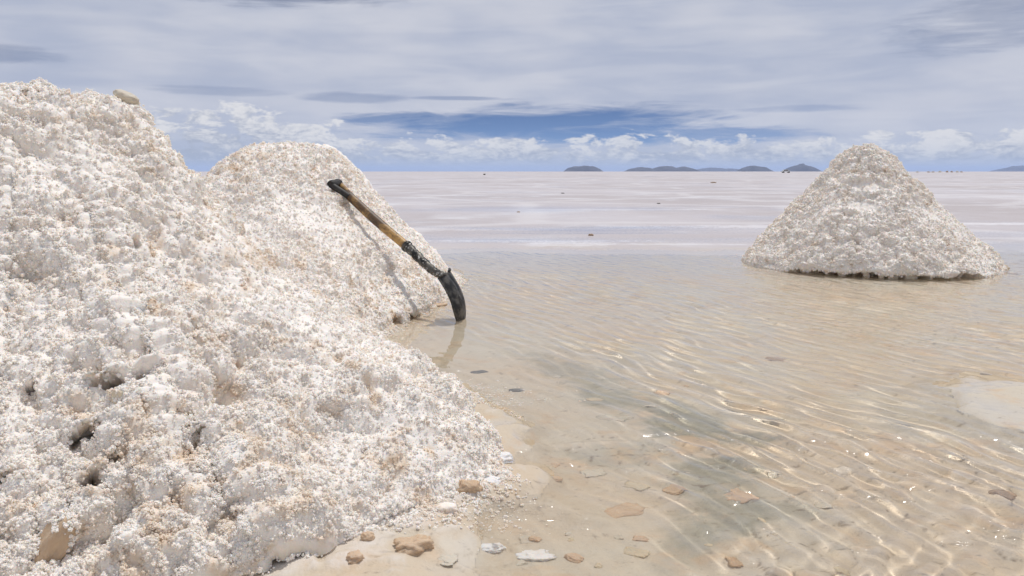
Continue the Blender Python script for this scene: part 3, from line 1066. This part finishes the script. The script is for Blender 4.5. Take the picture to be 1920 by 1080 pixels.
heap_chunk('front', 238, 182, 44, 0.40, 0.8, 'pale', 'oval tan slab lying on top of the largest heap', 31, (0.0, 0.42, 0.0), 0.2, 0.45)
heap_chunk('front', 82, 1030, 150, 0.34, 0.42, 'tan', 'long brown slab sticking out of the largest heap at the bottom left corner', 32, (0.5, -1.0, 0.3), 0.3, 0.55, 'salt_slab', 900)
heap_chunk('front', 148, 875, 40, 0.7, 0.8, 'cream', 'yellowish salt lump exposed among the dark cracks of the largest heap', 33, (0.2, 0.3, 0.2), 0.3, -0.2, 'salt_lump', 260)
heap_chunk('front', 224, 752, 28, 1.7, 0.9, 'cream', 'upright tan finger of salt between the dark cracks of the largest heap', 34, (0.1, 0.1, 0.0), 0.3, -0.2, 'salt_lump', 160)

rnd = random.Random(77)
pebble_meshes = [chunk_mesh('pebble', 1.0, 0.8, 0.34, 0.3, 500 + k, M[m], 0.34, 3) for k, m in enumerate(('pale', 'pale', 'orange', 'yellow', 'tan', 'pale'))]
n = 0
while n < 30:
    px, py = rnd.gauss(1200, 230), rnd.uniform(700, 1085)
    if px < 900 + (py < 900) * 80 or px > 1910:
        continue
    p = on_plane(px, py, -0.05)
    z = float(bed_height([p.x], [p.y])[0])
    o = link('pebble', rnd.choice(pebble_meshes), label='small flat pebble strewn over the bed of the shallow pool', category='pebble', group='pebbles strewn over the pool bed')
    s = 0.006 * (3.2 ** rnd.random())
    o.scale = (s, s, s)
    o.location = (p.x, p.y, z - 0.10 * s)
    o.rotation_euler = (rnd.gauss(0, 0.1), rnd.gauss(0, 0.1), rnd.uniform(0, 6.28))
    o.cycles.is_caustics_receiver = True
    n += 1

# ------------------------------------------------------------------ shovel


def tube(name, pts, radii, mat, parent, seg=20, flat=1.0, side=None):
    pts = [Vector(p) for p in pts]
    rings = []
    prev = None
    for i, p in enumerate(pts):
        d = (pts[min(i + 1, len(pts) - 1)] - pts[max(i - 1, 0)]).normalized()
        a = side if side is not None else (Vector((0, 0, 1)) if prev is None else prev)
        a = (a - d * a.dot(d)).normalized()
        prev = a
        b = d.cross(a)
        rings.append([p + (a * math.cos(t) + b * math.sin(t) * flat) * radii[i] for t in np.linspace(0, 2 * math.pi, seg, endpoint=False)])
    bm = bmesh.new()
    vs = [[bm.verts.new(v) for v in r] for r in rings]
    for r0, r1 in zip(vs[:-1], vs[1:]):
        for k in range(seg):
            bm.faces.new((r0[k], r0[(k + 1) % seg], r1[(k + 1) % seg], r1[k]))
    bm.faces.new(list(reversed(vs[0])))
    bm.faces.new(vs[-1])
    bmesh.ops.recalc_face_normals(bm, faces=bm.faces)
    for f in bm.faces:
        f.smooth = len(f.verts) == 4
    me = bpy.data.meshes.new(name)
    bm.to_mesh(me)
    bm.free()
    me.materials.append(mat)
    o = link(name, me, parent)
    o.cycles.is_caustics_receiver = True
    return o


def spline(ctrl, n):
    """Catmull-Rom through the control points"""
    c = [Vector(p) for p in ctrl]
    c = [c[0] * 2 - c[1]] + c + [c[-1] * 2 - c[-2]]
    out = []
    for i in range(1, len(c) - 2):
        for k in range(n):
            t = k / n
            p0, p1, p2, p3 = c[i - 1:i + 3]
            out.append(0.5 * ((2 * p1) + (p2 - p0) * t + (2 * p0 - 5 * p1 + 4 * p2 - p3) * t * t + (3 * p1 - p0 - 3 * p2 + p3) * t ** 3))
    out.append(c[-2])
    return out


def wood_material():
    m, t, b = material('worn_wood')
    obj = t.node('ShaderNodeTexCoord').outputs['Object']
    sp = t.node('ShaderNodeMapping')
    sp.inputs['Scale'].default_value = (6, 6, 6)
    t.put(sp.inputs[0], obj)
    n = t.noise(sp.outputs[0], 1.4, 5, 0.6, 0.5)
    n2 = t.noise(sp.outputs[0], 5.0, 5, 0.65, 1.0)
    c = t.mix(t.smooth(n, 0.40, 0.58), (0.10, 0.055, 0.022), (0.46, 0.27, 0.085))
    c = t.mix(t.m('MULTIPLY', t.smooth(n2, 0.50, 0.64), 0.75), c, (0.045, 0.028, 0.016))
    t.put(b.inputs['Base Color'], c)
    b.inputs['Roughness'].default_value = 0.45
    t.put(b.inputs['Normal'], bump(t, n2, 0.4, 0.002))
    return m


def iron_material(name, salt_amt):
    m, t, b = material(name)
    geo = t.node('ShaderNodeNewGeometry').outputs['Position']
    n = t.noise(geo, 60, 5, 0.65)
    n2 = t.noise(geo, 22, 5, 0.6)
    c = t.mix(t.smooth(n2, 0.4, 0.65), (0.02, 0.019, 0.018), (0.12, 0.11, 0.095))
    c = t.mix(t.smooth(n, 0.62 - salt_amt, 0.70 - salt_amt), c, (0.62, 0.60, 0.56))
    t.put(b.inputs['Base Color'], c)
    b.inputs['Metallic'].default_value = 0.55
    t.put(b.inputs['Roughness'], t.smooth(n, 0.3, 0.7, 0.35, 0.7))
    t.put(b.inputs['Normal'], bump(t, n, 0.5, 0.002))
    return m


def build_shovel():
    wood, iron, iron2 = wood_material(), iron_material('black_iron', -0.02), iron_material('salty_iron', 0.06)
    rubber = simple_material('grimy_black', (0.022, 0.019, 0.017), 0.6, 0, 0.5, 40)
    edge = simple_material('worn_yellow_edge', (0.30, 0.25, 0.08), 0.5, 0.2, 0.5, 50)
    tip = on_plane(866, 600, -0.01)
    hit, nrm = on_heap('second', 628, 352)
    yT = tip.y
    yG = hit.y - 0.03
    print('SHOVEL depths', yT, yG)
    # the shovel lies in one plane: depth changes in step with the distance up the handle
    L0 = Vector((628, 343))
    Ls = Vector((836, 517))

    def P(px, py):
        f = (Vector((px, py)) - Ls).dot((L0 - Ls).normalized()) / (L0 - Ls).length
        f = max(f, -0.02)
        return at_depth(px, py, yT + (yG - yT) * f)
    grip_c = P(628, 345)
    top = P(650, 363)
    sock = P(764, 463)
    bend = P(803, 500)
    neck = P(834, 519)
    tipw = at_depth(867, 603, yT)
    print('SHOVEL length', (grip_c - bend).length + (bend - tipw).length)
    axis = (sock - top).normalized()
    down = (tipw - neck).normalized()
    wdir = axis.cross(down).normalized()
    if wdir.y > 0:
        wdir = -wdir                       # towards the camera
    view = Vector((neck.x, neck.y, 0)).normalized()
    wdir = -(view * math.cos(0.30) + Vector((view.y, -view.x, 0)) * math.sin(0.30))
    wdir = (wdir - down * wdir.dot(down)).normalized()
    root = empty('shovel', (tip.x, tip.y, tip.z), label='worn shovel with wooden handle and black blade leaning on the second salt heap', category='shovel')

    def loc(v):
        return Vector(v) - root.location
    # handle, slightly bowed
    mid = (top + sock) / 2 + Vector((0, 0, -0.006))
    hp = spline([loc(top), loc(mid), loc(sock + axis * 0.02)], 10)
    tube('handle', hp, [0.025 - 0.002 * abs(i - 10) / 10 for i in range(len(hp))], wood, root)
    # open D grip seen edge-on: two arms and a cross bar
    for s in (-1, 1):
        arm = spline([loc(top + axis * 0.03 + wdir * 0.010 * s), loc(top - axis * 0.012 + wdir * 0.026 * s), loc(grip_c + axis * 0.02 + wdir * 0.045 * s), loc(grip_c + wdir * 0.048 * s)], 6)
        tube('grip_arm', arm, [0.017] * len(arm), rubber if s > 0 else wood, root, 14)
    bar = [loc(grip_c + wdir * x) for x in np.linspace(-0.062, 0.062, 9)]
    tube('grip_bar', bar, [0.020, 0.025, 0.026, 0.024, 0.023, 0.024, 0.026, 0.025, 0.020], rubber, root, 16)
    # iron socket and neck
    sp = spline([loc(sock - axis * 0.012), loc(sock + axis * 0.03), loc(bend), loc((bend + neck) / 2 + Vector((0, 0, -0.006))), loc(neck), loc(neck + down * 0.03)], 7)
    n = len(sp)
    tube('socket', sp, [0.0275 - 0.0115 * min(1, (i / n) * 1.1) + 0.002 * math.sin(i * 2.1) for i in range(n)], iron2, root, 18)
    tube('ferrule', [loc(sock + axis * (-0.014 + 0.006 * k)) for k in range(4)], [0.0295, 0.0305, 0.0305, 0.0295], iron, root, 18)
    pv = loc(P(790, 492)) + wdir * 0.0
    tube('rivet', [pv + down * 0.0, pv + (down * 0.5 - axis * 0.4) * 0.045], [0.010, 0.009], rubber, root, 10)
    # dished blade, hollow side towards the handle
    Lb = (tipw - neck).length + 0.035
    nb = wdir.cross(down).normalized()
    if nb.x < 0:
        nb = -nb                          # back of the blade points right, away from the handle
    o0 = loc(neck) - down * 0.016
    nu, nv = 25, 36
    rows = []
    for j in range(nv):
        v = j / (nv - 1)
        hw = 0.098 if v < 0.55 else 0.098 * math.sqrt(max(0.0, 1 - ((v - 0.55) / 0.47) ** 2)) + 0.004
        row = []
        for i in range(nu):
            u = -1 + 2 * i / (nu - 1)
            dish = 0.026 * (1 - u * u) * (0.5 + 0.5 * math.sin(math.pi * min(1, v * 0.9 + 0.1))) + 0.022 * math.sin(math.pi * v) - 0.010 * v
            rib = 0.006 * math.exp(-(u / 0.16) ** 2) * (1 - v)
            row.append(o0 + down * (Lb * v) + wdir * (hw * u) + nb * (dish - rib))
        rows.append([list(p) for p in row])
    V = np.array(rows)
    b = link('blade', mesh_from_grid('blade', V, False, iron), root)
    md = b.modifiers.new('thickness', 'SOLIDIFY')
    md.thickness = 0.004
    md.offset = 0
    b.cycles.is_caustics_receiver = True
    for i in (0, nu - 1):
        rim = tube('blade_rim', [Vector(V[j, i]) for j in range(nv - 2)], [0.0042] * (nv - 2), iron if i else edge, b, 8)
    # foot treads folded out at the shoulders
    for s in (-1, 1):
        a = o0 + wdir * 0.030 * s + nb * 0.020
        c = o0 + wdir * 0.100 * s - down * 0.004 + nb * 0.004
        tube('foot_tread', spline([a, (a + c) / 2 + nb * 0.004, c], 5), [0.007] * 11, iron, b, 10)


build_shovel()

# ------------------------------------------------------------------ far car and mounds


def box(bm, x0, x1, y0, y1, z0, z1, taper=0.0, bev=0.0):
    r = bmesh.ops.create_cube(bm, size=1.0)
    for v in r['verts']:
        tx = 1 - taper if v.co.z > 0 else 1
        v.co = Vector(((x0 + x1) / 2 + v.co.x * (x1 - x0) * tx, (y0 + y1) / 2 + v.co.y * (y1 - y0) * (tx * 0.5 + 0.5), (z0 + z1) / 2 + v.co.z * (z1 - z0)))
    if bev:
        es = list({e for v in r['verts'] for e in v.link_edges})
        bmesh.ops.bevel(bm, geom=es, offset=bev, segments=2, affect='EDGES')


def part_box(name, parent, mat, *a, **k):
    bm = bmesh.new()
    box(bm, *a, **k)
    me = bpy.data.meshes.new(name)
    bm.to_mesh(me)
    bm.free()
    me.materials.append(mat)
    return link(name, me, parent)


white = simple_material('white_paint', (0.75, 0.75, 0.74), 0.3, 0, 0.03, 1)
glass = simple_material('dark_glass', (0.03, 0.035, 0.04), 0.1, 0, 0.1, 1)
tyre = simple_material('tyre', (0.02, 0.02, 0.02), 0.8, 0, 0.1, 4)
D = 420.0
car = empty('parked_car', ((1468 - 960) / F * D, D, 0.0), label='tiny white off-road car parked far out near the horizon', category='car')
part_box('body', car, white, -2.2, 2.2, -0.9, 0.9, 0.45, 1.05, taper=0.02, bev=0.08)
cab = part_box('cabin', car, white, -1.6, 1.3, -0.82, 0.82, 1.04, 1.75, taper=0.2, bev=0.08)
part_box('window', cab, glass, -1.35, 1.02, -0.86, 0.86, 1.15, 1.58, taper=0.16)
for wx in (-1.4, 1.4):
    for wy in (-0.85, 0.85):
        bm = bmesh.new()
        bmesh.ops.create_cone(bm, cap_ends=True, segments=20, radius1=0.38, radius2=0.38, depth=0.24)
        me = bpy.data.meshes.new('wheel')
        bm.to_mesh(me)
        bm.free()
        me.materials.append(tyre)
        o = link('wheel', me, car)
        o.location = (wx, wy, 0.38)
        o.rotation_euler = (math.pi / 2, 0, 0)

for i, (px, hp_) in enumerate(((1712, 2.5), (1733, 2.0), (1741, 2.0), (1754, 2.8), (1767, 3.0), (1776, 2.4), (1786, 2.6), (1794, 2.0))):
    D = 620.0 + 9 * i
    k = D / F
    me = chunk_mesh('mound', 5.2 * k * 0.5, 4.0 * k * 0.5, hp_ * k, 0.0, 600 + i, M['brown' if i % 3 else 'pale'], 0.2, 3)
    o = link('mound', me, label='tiny brownish mound in the row on the horizon right of the lone salt heap', category='mound', group='row of mounds on the horizon')
    o.location = ((px - 960) * k, D, 0.0)
